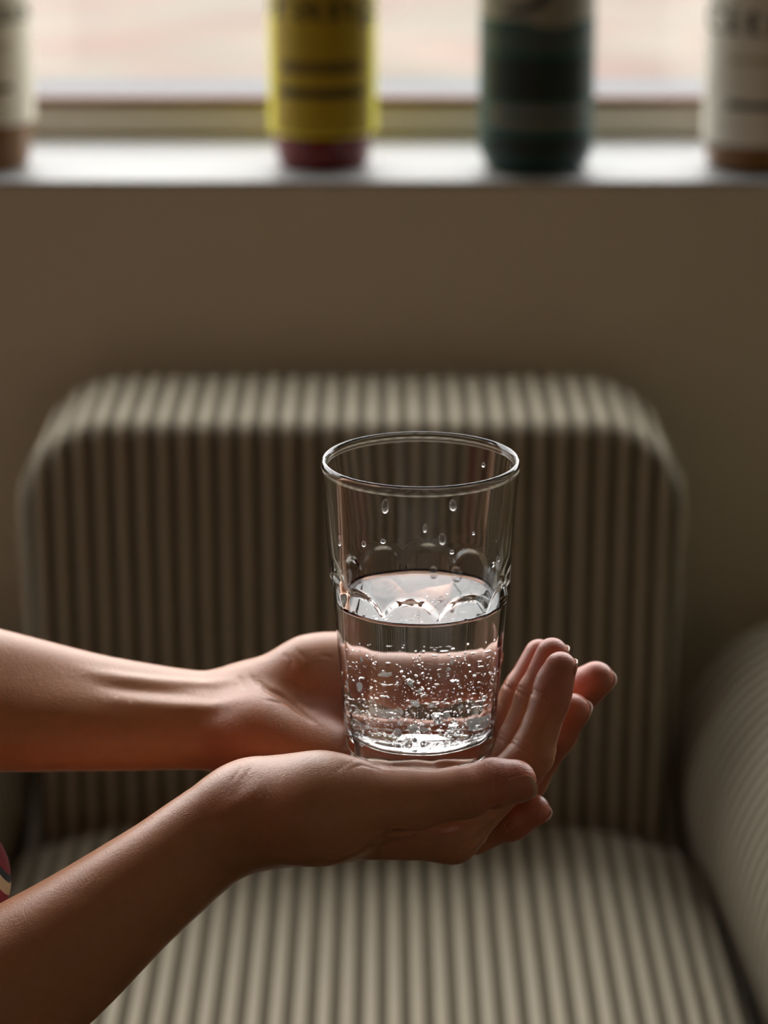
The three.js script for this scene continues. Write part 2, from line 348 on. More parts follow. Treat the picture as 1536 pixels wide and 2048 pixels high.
bottle('soap_bottle', 0.289, -2.022, { label: 'cream labelled bottle with amber base, right of the teal bottle', r: 0.0425, foot: 0.04, y0: 0.021, y1: 0.19, body: amber, cap: whiteCap, tex: creamTex('Citrus') });
bottle('soap_bottle', -0.309, -2.022, { label: 'cream labelled bottle with brown base, cut by the left edge', r: 0.0395, foot: 0.035, y0: 0.036, y1: 0.19, body: amber, cap: whiteCap, tex: creamTex('Citrus') });

// ---------------------------------------------------------------- the tumbler
const GX = 0.0152, GZ = -1.048, GBASE = 0.768, GH = 0.131, FACETS = 10, TH0 = 0.2;
const outerR = (h, th) => {
  const u0 = ((th - TH0) / (2 * Math.PI / FACETS)) % 1, u = (u0 < 0 ? u0 + 1 : u0) - 0.5; // -.5..5 across a facet
  const base = mix(0.0317, 0.0378, Math.min(h, 0.09) / 0.083);
  const flat = smin(base * (Math.cos(Math.PI / FACETS) + 0.027) / Math.cos(u * 2 * Math.PI / FACETS), base, 0.0012);
  const arch = 0.0805 - 0.0075 * Math.pow(Math.abs(2 * u), 3);
  const belt = mix(0.0381, 0.0413, Math.max(0, h - 0.082) / 0.049);
  return mix(flat, belt, smooth(arch - 0.0022, arch + 0.0028, h));
};
const innerR = (h) => mix(0.0282, 0.0342, (h - 0.0095) / 0.07) * (1 - smooth(0.076, 0.092, h)) + smooth(0.076, 0.092, h) * mix(0.0354, 0.0391, (h - 0.088) / 0.043);
function revolve(rows, seg, closedAxis = true) { // rows: functions th -> [r, y]
  const P = [], idx = [], n = rows.length;
  for (const row of rows) for (let s = 0; s < seg; s++) { const th = s / seg * 2 * Math.PI, [r, y] = row(th); P.push(r * Math.sin(th), y, r * Math.cos(th)); }
  for (let i = 0; i < n - 1; i++) for (let s = 0; s < seg; s++) { const a = i * seg + s, b = i * seg + (s + 1) % seg, c = a + seg, d = b + seg; idx.push(a, b, d, a, d, c); }
  const addCap = (i, flip) => { const [, y] = rows[i](0), k = P.length / 3; P.push(0, y, 0); for (let s = 0; s < seg; s++) { const a = i * seg + s, b = i * seg + (s + 1) % seg; flip ? idx.push(k, b, a) : idx.push(k, a, b); } };
  addCap(0, true); addCap(n - 1, false);
  const g = new THREE.BufferGeometry(); g.setAttribute('position', new THREE.Float32BufferAttribute(P, 3)); g.setIndex(idx); g.computeVertexNormals();
  const uv = new Float32Array(P.length / 3 * 2); g.setAttribute('uv', new THREE.BufferAttribute(uv, 2));
  return g;
}
const WATER = 0.0688;
{
  const rows = [];
  const flatRow = (r, y) => rows.push(() => [r, y]);
  for (const r of [0.002, 0.012, 0.02, 0.0255]) flatRow(r, 0.0022 - 0.0006 * (r / 0.026));
  for (let i = 0; i <= 6; i++) { const a = i / 6 * Math.PI / 2; rows.push((th) => { const R = outerR(0.004, th); return [R - 0.0035 + 0.0035 * Math.sin(a) - (i === 0 ? 0.0015 : 0), 0.0035 - 0.0035 * Math.cos(a)]; }); }
  for (let h = 0.0045; h < 0.1275; h += 0.0006) { const hh = h; rows.push((th) => [outerR(hh, th), hh]); }
  for (let i = 0; i <= 10; i++) { const a = i / 10 * Math.PI; rows.push(() => { const ro = 0.0413, ri = 0.0391, c = (ro + ri) / 2, w = (ro - ri) / 2 + 0.0002; return [c + w * Math.cos(a), 0.1285 + 0.0025 * Math.sin(a)]; }); }
  for (let h = 0.1275; h > 0.0145; h -= 0.0012) { const hh = h; rows.push(() => [innerR(hh), hh]); }
  for (let i = 1; i <= 6; i++) { const a = i / 6 * Math.PI / 2, R = innerR(0.0145); rows.push(() => [R - 0.005 + 0.005 * Math.cos(a), 0.0145 - 0.005 * Math.sin(a)]); }
  for (const r of [0.018, 0.01, 0.002]) flatRow(r, 0.0095 + 0.0006 * (1 - r / 0.02));
  const glass = mesh('tumbler', revolve(rows, 240), new THREE.MeshPhysicalMaterial({ color: 0xffffff, transmission: 1, thickness: 0.003, roughness: 0, ior: 1.5, attenuationColor: lin(0.86, 0.93, 0.88), attenuationDistance: 0.06 }));
  glass.position.set(GX, GBASE, GZ); tag(glass, 'clear faceted glass tumbler half full of water held in two hands', 'glass');
  // water, meeting the glass, with a small meniscus
  const wr = [], ov = 0.00025;
  for (const r of [0.002, 0.01, 0.018]) wr.push(() => [r, 0.0095 + 0.0006 * (1 - r / 0.02) - ov]);
  for (let i = 6; i >= 0; i--) { const a = i / 6 * Math.PI / 2, R = innerR(0.0145) + ov; wr.push(() => [R - 0.005 + 0.005 * Math.cos(a), 0.0145 - 0.005 * Math.sin(a) - (i ? ov : 0)]); }
  for (let h = 0.0157; h < WATER + 0.0004; h += 0.0012) { const hh = h; wr.push(() => [innerR(hh) + ov, hh]); }
  for (let i = 0; i <= 14; i++) { const q = 1 - i / 14, r = 0.001 + (innerR(WATER) - 0.0002) * Math.pow(q, 0.7), e = (innerR(WATER) - r); wr.push(() => [r, WATER + 0.0007 * Math.exp(-e / 0.0009)]); }
  const water = mesh('water', revolve(wr, 200), new THREE.MeshPhysicalMaterial({ color: 0xffffff, transmission: 1, thickness: 0.05, roughness: 0, ior: 1.333 }));
  water.position.copy(glass.position); tag(water, 'clear water with white flakes filling half of the tumbler', 'water');

  // white flakes floating in the water, fine fizz as one mass, drops on the upper wall
  const flakeMat = new THREE.MeshPhysicalMaterial({ color: lin(0.96, 0.97, 0.95), roughness: 0.9, transmission: 0.75, thickness: 0 });
  const airMat = new THREE.MeshPhysicalMaterial({ color: 0xffffff, transmission: 1, thickness: 0.001, roughness: 0.25, ior: 0.752 });
  const variants = [0, 1, 2, 3].map((k) => { const g = new THREE.IcosahedronGeometry(1, 2), p = g.attributes.position; for (let i = 0; i < p.count; i++) { const x = p.getX(i), y = p.getY(i), z = p.getZ(i), n = 1 + 0.7 * perlin.noise(x * 1.6 + k * 7, y * 1.6, z * 1.6); p.setXYZ(i, x * n, y * n * (0.55 + 0.15 * k), z * n * 0.6); } g.computeVertexNormals(); return g; });
  const bigs = [[726, 1360, 1.4], [816, 1345, 1.3], [785, 1408, 1.6], [725, 1433, 1.6], [740, 1470, 1.3], [795, 1405, 1.7], [827, 1437, 1.8], [880, 1417, 1.7], [893, 1413, 1.5], [820, 1350, 1.0], [912, 1437, 1.5], [946, 1430, 1.8], [788, 1448, 1.6], [816, 1462, 1.5], [832, 1465, 1.4], [846, 1362, 0.8], [905, 1345, 0.8], [769, 1331, 0.9], [716, 1306, 0.7], [709, 1351, 0.8], [885, 1305, 0.7], [894, 1320, 0.7], [969, 1342, 0.8], [834, 1388, 1.3], [868, 1392, 1.0], [758, 1425, 1.1], [702, 1412, 0.9], [930, 1398, 0.9], [770, 1385, 1.0], [855, 1440, 1.2]];
  bigs.forEach(([px, py, s], i) => {
    const zz = GZ + (rnd() - 0.35) * 0.036, p = at(838 + (px - 838) * 0.8, py + (zz - GZ) * 500, zz);
    const air = i % 3 === 1, f = mesh(air ? 'bubble' : 'flake', variants[i % 4], air ? airMat : flakeMat);
    f.position.copy(p); f.scale.setScalar(s * 0.0015); f.rotation.set(rnd() * 6, rnd() * 6, rnd() * 6);
    air ? tag(f, 'glassy air bubble with bright edges drifting in the water', 'bubble', 'air bubbles in the water') : tag(f, 'small white flake drifting in the lower half of the water', 'flake', 'white flakes in the water');
  });
  const fizz = new THREE.InstancedMesh(new THREE.IcosahedronGeometry(1, 2), new THREE.MeshPhysicalMaterial({ color: 0xffffff, transmission: 1, thickness: 0.001, roughness: 0.02, ior: 0.752 }), 1300), M = new THREE.Matrix4(), Q = new THREE.Quaternion(), E = new THREE.Euler();
  for (let i = 0; i < 1300; i++) {
    const a = rnd() * 6.283, deep = Math.pow(rnd(), 1.9), h = 0.0115 + deep * 0.036, r = innerR(h) * 0.94 * Math.sqrt(rnd()), s = 0.00012 + 0.0006 * Math.pow(rnd(), 3.5);
    E.set(rnd() * 6, rnd() * 6, rnd() * 6);
    M.compose(V(r * Math.cos(a), h, r * Math.sin(a)), Q.setFromEuler(E), V(s * (1 + rnd()), s, s * (0.6 + rnd() * 0.6))); fizz.setMatrixAt(i, M);
  }
  fizz.name = 'fizz'; fizz.position.copy(glass.position); tag(fizz, 'fine white fizz and specks drifting through the water', 'fizz', null, 'stuff'); scene.add(fizz);
  // drops: [px, py, side (1 near wall, -1 far wall), width mm, height mm]
  const dropMat = new THREE.MeshPhysicalMaterial({ color: 0xffffff, transmission: 1, thickness: 0.002, roughness: 0.25, ior: 1.333 });
  const dropG = new THREE.SphereGeometry(1, 24, 16);
  for (const [px, py, side, w, hgt, words] of [
    [768, 1015, -1, 1.9, 3.2, "long oval drop high on the far inner wall, left of the tumbler's middle"],
    [908, 1013, -1, 1.8, 2.5, "rounder drop high on the far inner wall, right of the tumbler's middle"],
    [850, 1059, -1, 1.0, 1.9, "narrow upright drop on the far inner wall at the tumbler's centre"],
    [886, 1080, -1, 1.8, 2.6, "blurred oval drop just below and right of the narrow centre drop"],
    [967, 930, -1, 0.9, 1.0, "tiny drop just under the rim at the tumbler's upper right"],
    [686, 1080, 1, 1.3, 2.4, "long drop on the near wall close to the tumbler's left edge"],
    [731, 1086, 1, 1.0, 1.3, "small bright round drop beside the long drop near the left edge"],
    [768, 1081, 1, 1.2, 1.0, "small wide bright drop on the near wall left of centre"],
    [902, 1102, 1, 1.0, 1.0, "small round bright drop on the near wall right of centre"],
    [868, 1143, -1, 1.8, 2.0, "round drop right above the water line near the tumbler's centre"],
    [916, 1145, -1, 2.6, 2.2, "wide slanting drop above the water line, right of the round one"],
    [944, 1065, 1, 0.6, 0.7, "tiniest bright drop on the near wall towards the right edge"],
    [680, 1130, 1, 0.9, 2.2, "long faint drop at the left edge just above the tumbler's belt"],
    [990, 1115, 1, 0.7, 1.4, "narrow drop at the right edge just above the tumbler's belt"]
  ]) {
    // where the sight line crosses the inner wall
    const a = at(px, py, GZ + side * 0.02), e = V(0, EYE, 0), dir = a.clone().sub(e).normalize();
    let best = null;
    for (let t = 0.98; t < 1.22; t += 0.0002) { const q = e.clone().addScaledVector(dir, t), h = q.y - GBASE, r = Math.hypot(q.x - GX, q.z - GZ), sgn = q.z > GZ ? 1 : -1; if (h > 0.0695 && sgn === side) { const gap = Math.abs(r - innerR(h)); if (!best || gap < best[0]) best = [gap, q]; } }
    if (!best) continue;
    const q = best[1], dp = mesh('water_drop', dropG, dropMat);
    dp.position.copy(q); dp.lookAt(GX, q.y, GZ); dp.scale.set(w * 0.001, hgt * 0.001, 0.0007);
    tag(dp, words, 'water drop', 'water drops inside the tumbler');
  }
}

// ---------------------------------------------------------------- the person
const skinBump = dataTexture(512, (u, v) => {
  const a = tileNoise(u, v, 40, 3), b = tileNoise(u + 0.4, v + 0.2, 90, 2), c = Math.abs(tileNoise(u + 0.7, v, 60, 2));
  return 0.5 + 0.35 * a + 0.3 * b - 0.5 * Math.max(0, 0.12 - c);
});
skinBump.repeat.set(26, 26);
const skin = new THREE.MeshPhysicalMaterial({ color: 0xffffff, vertexColors: true, roughness: 0.40, specularIntensity: 1.6, bumpMap: skinBump, bumpScale: 0.00025, sheen: 0.15, sheenColor: lin(1, 0.85, 0.75), sheenRoughness: 0.4 });
const nailMat = new THREE.MeshPhysicalMaterial({ color: 0xffffff, vertexColors: true, roughness: 0.36, clearcoat: 0.12, clearcoatRoughness: 0.2 });

// a chain of bones [p, r, p, r, ...] as one smooth tapering limb
function chainField(list) {
  const p = [], r = []; for (let i = 0; i < list.length; i += 2) { p.push(list[i]); r.push(list[i + 1]); }
  if (p.length === 2) return cap(p[0], p[1], r[0], r[1]);
  const curve = new THREE.CatmullRomCurve3(p, false, 'centripetal'), n = (p.length - 1) * 6, q = []; for (let i = 0; i <= n; i++) q.push(curve.getPoint(i / n));
  const radius = (t) => { const w = t * (p.length - 1), i = Math.min(p.length - 2, Math.floor(w)), f = w - i, a = r[Math.max(0, i - 1)], b = r[i], c = r[i + 1], d = r[Math.min(p.length - 1, i + 2)]; return b + 0.5 * f * (c - a + f * (2 * a - 5 * b + 4 * c - d + f * (3 * (b - c) + d - a))); };
  return (x, y, z) => { // nearest point of the bone's curve, then the radius there
    let best = 9, bt = 0;
    for (let i = 0; i < n; i++) {
      const a = q[i], b = q[i + 1], bx = b.x - a.x, by = b.y - a.y, bz = b.z - a.z, px = x - a.x, py = y - a.y, pz = z - a.z;
      let h = (px * bx + py * by + pz * bz) / (bx * bx + by * by + bz * bz); h = h < 0 ? 0 : h > 1 ? 1 : h;
      const dx = px - bx * h, dy = py - by * h, dz = pz - bz * h, d = dx * dx + dy * dy + dz * dz;
      if (d < best) { best = d; bt = (i + h) / n; }
    }
    return Math.sqrt(best) - radius(bt);
  };
}
// a hand: bones of arm and palm (blended widely), fingers as chains, grooves at the joints
function makeHand(h) {
  const bones = h.bones.map(chainField);
  const fingers = h.fingers.map((f) => {
    const segs = [];
    for (let i = 0; i + 1 < f.p.length; i++) segs.push(cap(f.p[i], f.p[i + 1], f.r[i], f.r[i + 1]));
    for (const [c, r] of f.pads ?? []) segs.push(cap(c, c, r, r));
    const creases = [];
    for (let i = 1; i + 1 < f.p.length; i++) {
      const a = f.p[i - 1].clone().sub(f.p[i]).normalize(), b = f.p[i + 1].clone().sub(f.p[i]).normalize(), axis = b.clone().sub(a).normalize();
      let n = f.palm ? f.palm.clone() : a.clone().add(b); n.addScaledVector(axis, -n.dot(axis)).normalize();
      creases.push([f.p[i], axis, n, f.r[i]]);
    }
    const lo = V(9, 9, 9), hi = V(-9, -9, -9); for (const p of f.p) { lo.min(p); hi.max(p); }
    return { segs, creases, k: f.k ?? 0.004, lo: lo.subScalar(0.03), hi: hi.addScalar(0.03) };
  });
    const lines = [];
  const field = (x, y, z) => {
    let d = 9;
    for (const b of bones) { const e = b(x, y, z); d = d > 8 ? e : (Math.abs(e - d) < h.k ? smin(d, e, h.k) : Math.min(d, e)); }
    let fd = 9;
    for (const f of fingers) {
      const ox = Math.max(f.lo.x - x, x - f.hi.x, 0), oy = Math.max(f.lo.y - y, y - f.hi.y, 0), oz = Math.max(f.lo.z - z, z - f.hi.z, 0), far = Math.max(ox, oy, oz);
      if (far > 0 && far + 0.012 > Math.min(d, fd) + 0.012) { if (far + 0.015 > Math.min(d, fd)) { fd = Math.min(fd, far + 0.012); continue; } }
      let e = 9;
      for (const s of f.segs) { const q = s(x, y, z); e = e > 8 ? q : smin(e, q, f.k); }
      if (e < 0.003 && e > -0.004) for (const [c, ax, n, r] of f.creases) {
        const px = x - c.x, py = y - c.y, pz = z - c.z, t = px * ax.x + py * ax.y + pz * ax.z;
        if (Math.abs(t) > 0.005) continue;
        const l = Math.hypot(px, py, pz) || 1, cs = (px * n.x + py * n.y + pz * n.z) / l;
        if (cs > 0.2) e += smooth(0.2, 0.65, cs) * (0.00045 * Math.exp(-((t / 0.0008) ** 2)) + 0.0003 * Math.exp(-(((t - 0.0018) / 0.0005) ** 2)));
      }
      fd = fd > 8 ? e : smin(fd, e, 0.0009);
    }
    d = smin(d, fd, h.web ?? 0.006);
    if (d < 0.004 && d > -0.004) for (const l of lines) {
      if (x < l.lo.x || y < l.lo.y || z < l.lo.z || x > l.hi.x || y > l.hi.y || z > l.hi.z) continue;
      let m = 9, f = 0; for (const c of l.caps) { const e = c[0](x, y, z); if (e < m) { m = e; f = c[1]; } } if (m < l.w * 3) d += l.depth * f * Math.exp(-((m / l.w) ** 2)); }
    return d;
  };
  // folds (depth > 0) and tendons (depth < 0), laid on the finished skin where the photograph's sight lines meet it
  const laid = (h.lines ?? []).map(([pix, depth, w]) => {
    const pts = pix.map(([px, py]) => { let t = 0.9; const far = at(px, py, -1); for (let i = 0; i < 80; i++) { const q = V(0, EYE, 0).lerp(far, t), d = field(q.x, q.y, q.z); if (d < 0.0001 || t > 1.3) return q; t += d * 0.8; } return V(0, EYE, 0).lerp(far, t); });
    const curve = new THREE.CatmullRomCurve3(pts), n = pts.length * 5, q = curve.getPoints(n), lo = V(9, 9, 9), hi = V(-9, -9, -9); for (const p of q) { lo.min(p); hi.max(p); }
    return { lo: lo.subScalar(w * 3), hi: hi.addScalar(w * 3), caps: q.slice(1).map((p, i) => { const f = (k) => smooth(0, 0.4, k / n) * smooth(1, 0.6, k / n); return [cap(q[i], p, 0, 0), f(i + 0.5)]; }), depth, w };
  });
  lines.push(...laid);
  return field;
}
const PR = V(-1, 0.2, 0.35), PL = V(-0.65, 0.65, 0.35); // where the finger pads face
// right hand: nearer arm, palm up, thumb towards the lens, fingers curled up beside the glass
const R = {};
R.wrist = at(440, 1635, -1.018);
R.elbow = at(-480, 2275, -0.95);
R.thumb = [at(800, 1604, -0.984), at(930, 1584, -0.982), at(1030, 1562, -0.985)];
R.index = [at(905, 1668, -1.004), at(1062, 1510, -1.018), at(1101, 1399, -1.025), at(1121, 1335, -1.029)];
R.middle = [at(915, 1640, -1.027), at(1032, 1495, -1.041), at(1070, 1393, -1.046), at(1104, 1307, -1.05)];
R.ring = [at(900, 1618, -1.049), at(990, 1480, -1.061), at(1041, 1383, -1.066), at(1078, 1308, -1.069)];
R.pinky = [at(875, 1598, -1.068), at(930, 1490, -1.084), at(950, 1425, -1.087), at(958, 1370, -1.089)];
const right = makeHand({
  k: 0.017, web: 0.006,
  bones: [
    [at(640, 1616, -0.988), 0.0185, at(470, 1622, -1.001), 0.0160, at(300, 1745, -0.988), 0.0190, at(100, 1900, -0.972), 0.0255, at(-200, 2110, -0.955), 0.035, R.elbow, 0.036],
    [at(620, 1645, -1.02), 0.0140, at(475, 1668, -1.030), 0.0158, at(300, 1785, -1.018), 0.0195, at(110, 1930, -1.0), 0.0255, at(-200, 2130, -0.975), 0.033, R.elbow, 0.034],
    [at(475, 1645, -1.016), 0.0165, at(300, 1770, -1.003), 0.0198, at(105, 1922, -0.986), 0.0262, at(-200, 2125, -0.965), 0.0345, R.elbow, 0.035],
    [at(500, 1640, -1.0), 0.0145, at(900, 1668, -1.004), 0.0113], [at(500, 1635, -1.015), 0.0145, at(912, 1642, -1.027), 0.0113], [at(500, 1625, -1.03), 0.0145, at(898, 1620, -1.049), 0.0108], [at(500, 1617, -1.043), 0.0145, at(872, 1600, -1.068), 0.0103],
    [at(520, 1610, -0.998), 0.0145, at(630, 1612, -0.988), 0.0192, at(720, 1605, -0.985), 0.0162, R.thumb[0], 0.0127],
    [at(560, 1608, -1.05), 0.0145, at(760, 1602, -1.064), 0.0125],
  ],
  fingers: [
    { p: R.thumb, r: [0.0128, 0.0101, 0.0087], k: 0.004, palm: V(0, 0.4, -1), pads: [[at(985, 1564, -0.986), 0.0098]] },
    { p: R.index, palm: PR, r: [0.0113, 0.0090, 0.0076, 0.0067], pads: [[at(1107, 1366, -1.028), 0.0073]] },
    { p: R.middle, palm: PR, r: [0.0113, 0.0090, 0.0078, 0.0068] },
    { p: R.ring, palm: PR, r: [0.0108, 0.0086, 0.0074, 0.0065] },
    { p: R.pinky, palm: PR, r: [0.0100, 0.0078, 0.0070, 0.0060] },
  ],
  lines: [
    [[[728, 1686], [800, 1668], [900, 1648], [990, 1620], [1040, 1592]], 0.0034, 0.0021],
    [[[880, 1716], [940, 1690], [985, 1650], [1025, 1612]], 0.0014, 0.0014], [[[900, 1722], [955, 1690], [1000, 1648]], -0.0006, 0.0012],
    [[[455, 1575], [475, 1545], [490, 1520]], 0.0002, 0.0009], [[[472, 1580], [500, 1540], [520, 1515]], 0.00015, 0.0008],
    [[[690, 1545], [725, 1530], [775, 1545]], 0.0004, 0.0010], [[[655, 1555], [690, 1530], [715, 1518]], 0.00025, 0.0008],
    [[[915, 1560], [920, 1600], [930, 1630]], 0.0004, 0.0009], [[[935, 1575], [942, 1600], [950, 1622]], 0.0004, 0.0009],
    [[[1010, 1538], [994, 1552], [990, 1575], [1000, 1598]], 0.0004, 0.0007], [[[430, 1640], [480, 1610], [540, 1560]], -0.0012, 0.005],
  ],
});
// left hand: farther arm, palm turned up and to the lens, thumb behind the glass, fingers under the other hand's
const L = {};
L.elbow = at(-620, 1330, -1.13);
L.thumb = [at(770, 1322, -1.104), at(880, 1312, -1.106), at(968, 1312, -1.100)];
L.index = [at(872, 1480, -1.100), at(1062, 1462, -1.090), at(1136, 1400, -1.080), at(1192, 1358, -1.075)];
L.middle = [at(880, 1545, -1.088), at(1050, 1560, -1.064), at(1112, 1470, -1.060), at(1146, 1421, -1.058)];
L.ring = [at(860, 1595, -1.078), at(1000, 1600, -1.052), at(1050, 1540, -1.048), at(1075, 1505, -1.047)];
L.pinky = [at(820, 1650, -1.068), at(950, 1668, -1.045), at(1025, 1643, -1.040), at(1068, 1620, -1.038)];
const left = makeHand({
  k: 0.016, web: 0.006,
  bones: [
    [at(620, 1354, -1.096), 0.0150, at(480, 1408, -1.098), 0.0150, at(250, 1392, -1.10), 0.0162, at(0, 1358, -1.105), 0.0220, at(-300, 1330, -1.115), 0.032, L.elbow, 0.034],
    [at(640, 1500, -1.07), 0.0150, at(480, 1470, -1.075), 0.0158, at(250, 1460, -1.08), 0.0180, at(0, 1445, -1.085), 0.0220, at(-300, 1400, -1.095), 0.031, L.elbow, 0.032],
    [at(510, 1405, -1.102), 0.0145, at(870, 1475, -1.102), 0.0115], [at(510, 1430, -1.095), 0.0145, at(880, 1540, -1.090), 0.0115], [at(510, 1455, -1.088), 0.0145, at(860, 1592, -1.080), 0.011], [at(510, 1475, -1.078), 0.0145, at(825, 1645, -1.068), 0.0105],
    [at(625, 1352, -1.096), 0.0148, at(690, 1336, -1.100), 0.0155, L.thumb[0], 0.0135],
    [at(520, 1478, -1.066), 0.0140, at(640, 1530, -1.060), 0.0155],
  ],
  fingers: [
    { p: L.thumb, r: [0.0135, 0.0105, 0.0085], palm: V(0, 0, 1) },
    { p: L.index, palm: PL, r: [0.0110, 0.0092, 0.0084, 0.0078], pads: [[at(1168, 1378, -1.076), 0.0084]] },
    { p: L.middle, palm: PL, r: [0.0110, 0.0092, 0.0083, 0.0074] },
    { p: L.ring, palm: PL, r: [0.0108, 0.0088, 0.0078, 0.0070] },
    { p: L.pinky, palm: PL, r: [0.0100, 0.0080, 0.0075, 0.0068] },
  ],
  lines: [
    [[[505, 1348], [530, 1375], [570, 1398], [610, 1430], [650, 1460]], 0.0012, 0.0016], [[[520, 1400], [560, 1405], [600, 1410]], 0.0005, 0.0010],
    [[[560, 1305], [580, 1320], [585, 1345]], 0.0005, 0.0009], [[[590, 1297], [605, 1312], [612, 1325]], 0.0006, 0.0009], [[[635, 1312], [655, 1312], [668, 1318]], 0.0004, 0.0008],
    [[[478, 1345], [484, 1365], [490, 1385]], 0.0004, 0.0009], [[[500, 1342], [508, 1362], [520, 1378]], 0.0004, 0.0009],
    [[[120, 1330], [220, 1352], [320, 1364], [420, 1368], [500, 1362]], -0.0012, 0.0038], [[[160, 1364], [240, 1377], [340, 1386], [460, 1388]], 0.0006, 0.0030], [[[150, 1392], [250, 1404], [340, 1412], [430, 1412], [520, 1398]], -0.0010, 0.0038], [[[330, 1440], [400, 1436], [470, 1424]], 0.0004, 0.0040],
  ],
});
const glassClear = (x, y, z) => { const h = y - GBASE; if (h < -0.02 || h > 0.07) return -9; const r = Math.hypot(x - GX, z - GZ), dr = r - (mix(0.0320, 0.0384, h / 0.083) + 0.0004), dy = -0.0003 - h; return -Math.max(dr, dy); };
const armsField = (x, y, z) => { const d = smin(left(x, y, z), right(x, y, z), 0.0008), c = glassClear(x, y, z); return c < -0.02 ? d : smax(d, c, 0.002); };
const tips = [...[R, L].flatMap((h) => ['thumb', 'index', 'middle', 'ring', 'pinky'].map((k) => h[k][h[k].length - 1]))];
const pinkSpots = [at(520, 1500, -1.06), at(700, 1450, -1.07), at(820, 1580, -1.0), at(650, 1400, -1.09), at(760, 1370, -1.085), at(860, 1380, -1.09), at(900, 1330, -1.1)];
function skinColor(x, y, z) {
  let p = 0;
  for (const t of tips) { const d = Math.hypot(x - t.x, y - t.y, z - t.z); p = Math.max(p, smooth(0.034, 0.006, d)); }
  for (const t of pinkSpots) { const d = Math.hypot(x - t.x, y - t.y, z - t.z); p = Math.max(p, 0.6 * smooth(0.04, 0.005, d)); }
  const n = fbm(x * 60, y * 60, z * 60, 3), m = fbm(x * 300 + 9, y * 300, z * 300, 2);
  p = Math.min(1, Math.max(0, p * 0.9 + n * 0.35));
  const s = 1 + n * 0.12 + m * 0.1;
  return [mix(0.59, 0.57, p) * s, mix(0.262, 0.17, p) * s, mix(0.125, 0.105, p) * s];
}
{
  const who = group('person'); tag(who, 'person in a red striped shirt cupping the water tumbler in both palms', 'person');
  const fine = meshField(armsField, [-0.30, 0.56, -1.18], [0.12, 0.88, -0.86], 0.0013, skinColor);
  // the rest of the body, out of the frame: upper arms, shoulders, neck and head
  const shR = V(-0.43, 0.92, -0.90), shL = V(-0.46, 0.94, -1.22), neck = V(-0.46, 1.0, -1.06), head = V(-0.43, 1.17, -1.06);
  const bodyCaps = [
    cap(R.elbow, shR, 0.037, 0.05), cap(L.elbow, shL, 0.036, 0.05), cap(shR, shL, 0.055, 0.055), cap(neck, head, 0.05, 0.05),
    cap(V(-0.45, 0.9, -1.06), V(-0.44, 0.55, -1.05), 0.095, 0.09), cap(at(-200, 2080, -0.955), R.elbow, 0.035, 0.036), cap(at(-300, 1330, -1.115), L.elbow, 0.033, 0.034)];
  const skull = ellipsoid(V(-0.43, 1.215, -1.06), [0.095, 0.115, 0.075]), jaw = ellipsoid(V(-0.40, 1.145, -1.06), [0.06, 0.06, 0.05]), nose = cap(V(-0.338, 1.2, -1.06), V(-0.322, 1.165, -1.06), 0.007, 0.012);
  const coarse = meshField((x, y, z) => { let d = bodyCaps[0](x, y, z); for (let i = 1; i < bodyCaps.length; i++) d = smin(d, bodyCaps[i](x, y, z), 0.03); d = smin(d, skull(x, y, z), 0.02); d = smin(d, jaw(x, y, z), 0.03); return smin(d, nose(x, y, z), 0.012); }, [-0.62, 0.4, -1.34], [-0.2, 1.36, -0.78], 0.008, skinColor);
  part('body', mergeGeometries([fine, coarse]), skin, who);
  const hairF = (x, y, z) => { const cx = x + 0.445, cy = y - 1.225, cz = z + 1.06, d = Math.hypot(cx / 1.0, cy * 0.85, cz * 1.15) - 0.103, tail = cap(V(-0.53, 1.22, -1.06), V(-0.56, 1.0, -1.06), 0.04, 0.025)(x, y, z); return smin(smax(d, x + 0.38 + (1.24 - y) * 0.5, 0.02), tail, 0.03); };
  part('hair', meshField(hairF, [-0.66, 0.92, -1.22], [-0.3, 1.4, -0.9], 0.006), new THREE.MeshStandardMaterial({ color: lin(0.03, 0.018, 0.012), roughness: 0.6 }), who);
  // shirt with sleeves; its front bulges between the forearms
  const torso = [[V(-0.45, 0.88, -1.06), V(-0.43, 0.62, -1.045), 0.12, 0.12]].map((a) => cap(a[0], a[1], a[2], a[3]));
  const bc = at(-190, 1778, -1.02), bulgeTip = ellipsoid(bc, [0.0445, 0.031, 0.06]), bulgeBody = cap(V(-0.37, bc.y + 0.01, -1.04), V(bc.x - 0.012, bc.y, -1.022), 0.085, 0.03), bulge = (x, y, z) => smin(bulgeTip(x, y, z), bulgeBody(x, y, z), 0.012);
  const slR = cap(shR, shR.clone().lerp(R.elbow, 0.62), 0.062, 0.058), slL = cap(shL, shL.clone().lerp(L.elbow, 0.62), 0.062, 0.058), yoke = cap(shR, shL, 0.064, 0.064), belly = cap(V(-0.43, 0.72, -1.05), V(-0.43, 0.5, -1.05), 0.12, 0.13);
  const shirtF = (x, y, z) => { let d = smin(torso[0](x, y, z), belly(x, y, z), 0.05); d = smin(d, slR(x, y, z), 0.03); d = smin(d, slL(x, y, z), 0.03); d = smin(d, yoke(x, y, z), 0.05); return smin(d + 0.0015 * Math.sin(x * 60 + y * 40), bulge(x, y, z), 0.02); };
  const edge = at(26, 1760, -1.02);
  const bands = labelTexture((g, w, h) => { g.fillStyle = '#7d0f1c'; g.fillRect(0, 0, w, h); g.fillStyle = '#0f1c18'; g.fillRect(w * 0.07, 0, w * 0.06, h); g.fillStyle = '#bfae87'; g.fillRect(w * 0.13, 0, w * 0.11, h); g.fillStyle = '#141a2a'; for (let i = 0; i < 4; i++) { g.beginPath(); g.ellipse(w * 0.38, h * (0.125 + i * 0.25), w * 0.03, h * 0.015, 0, 0, 7); g.fill(); } }, 512, 256);
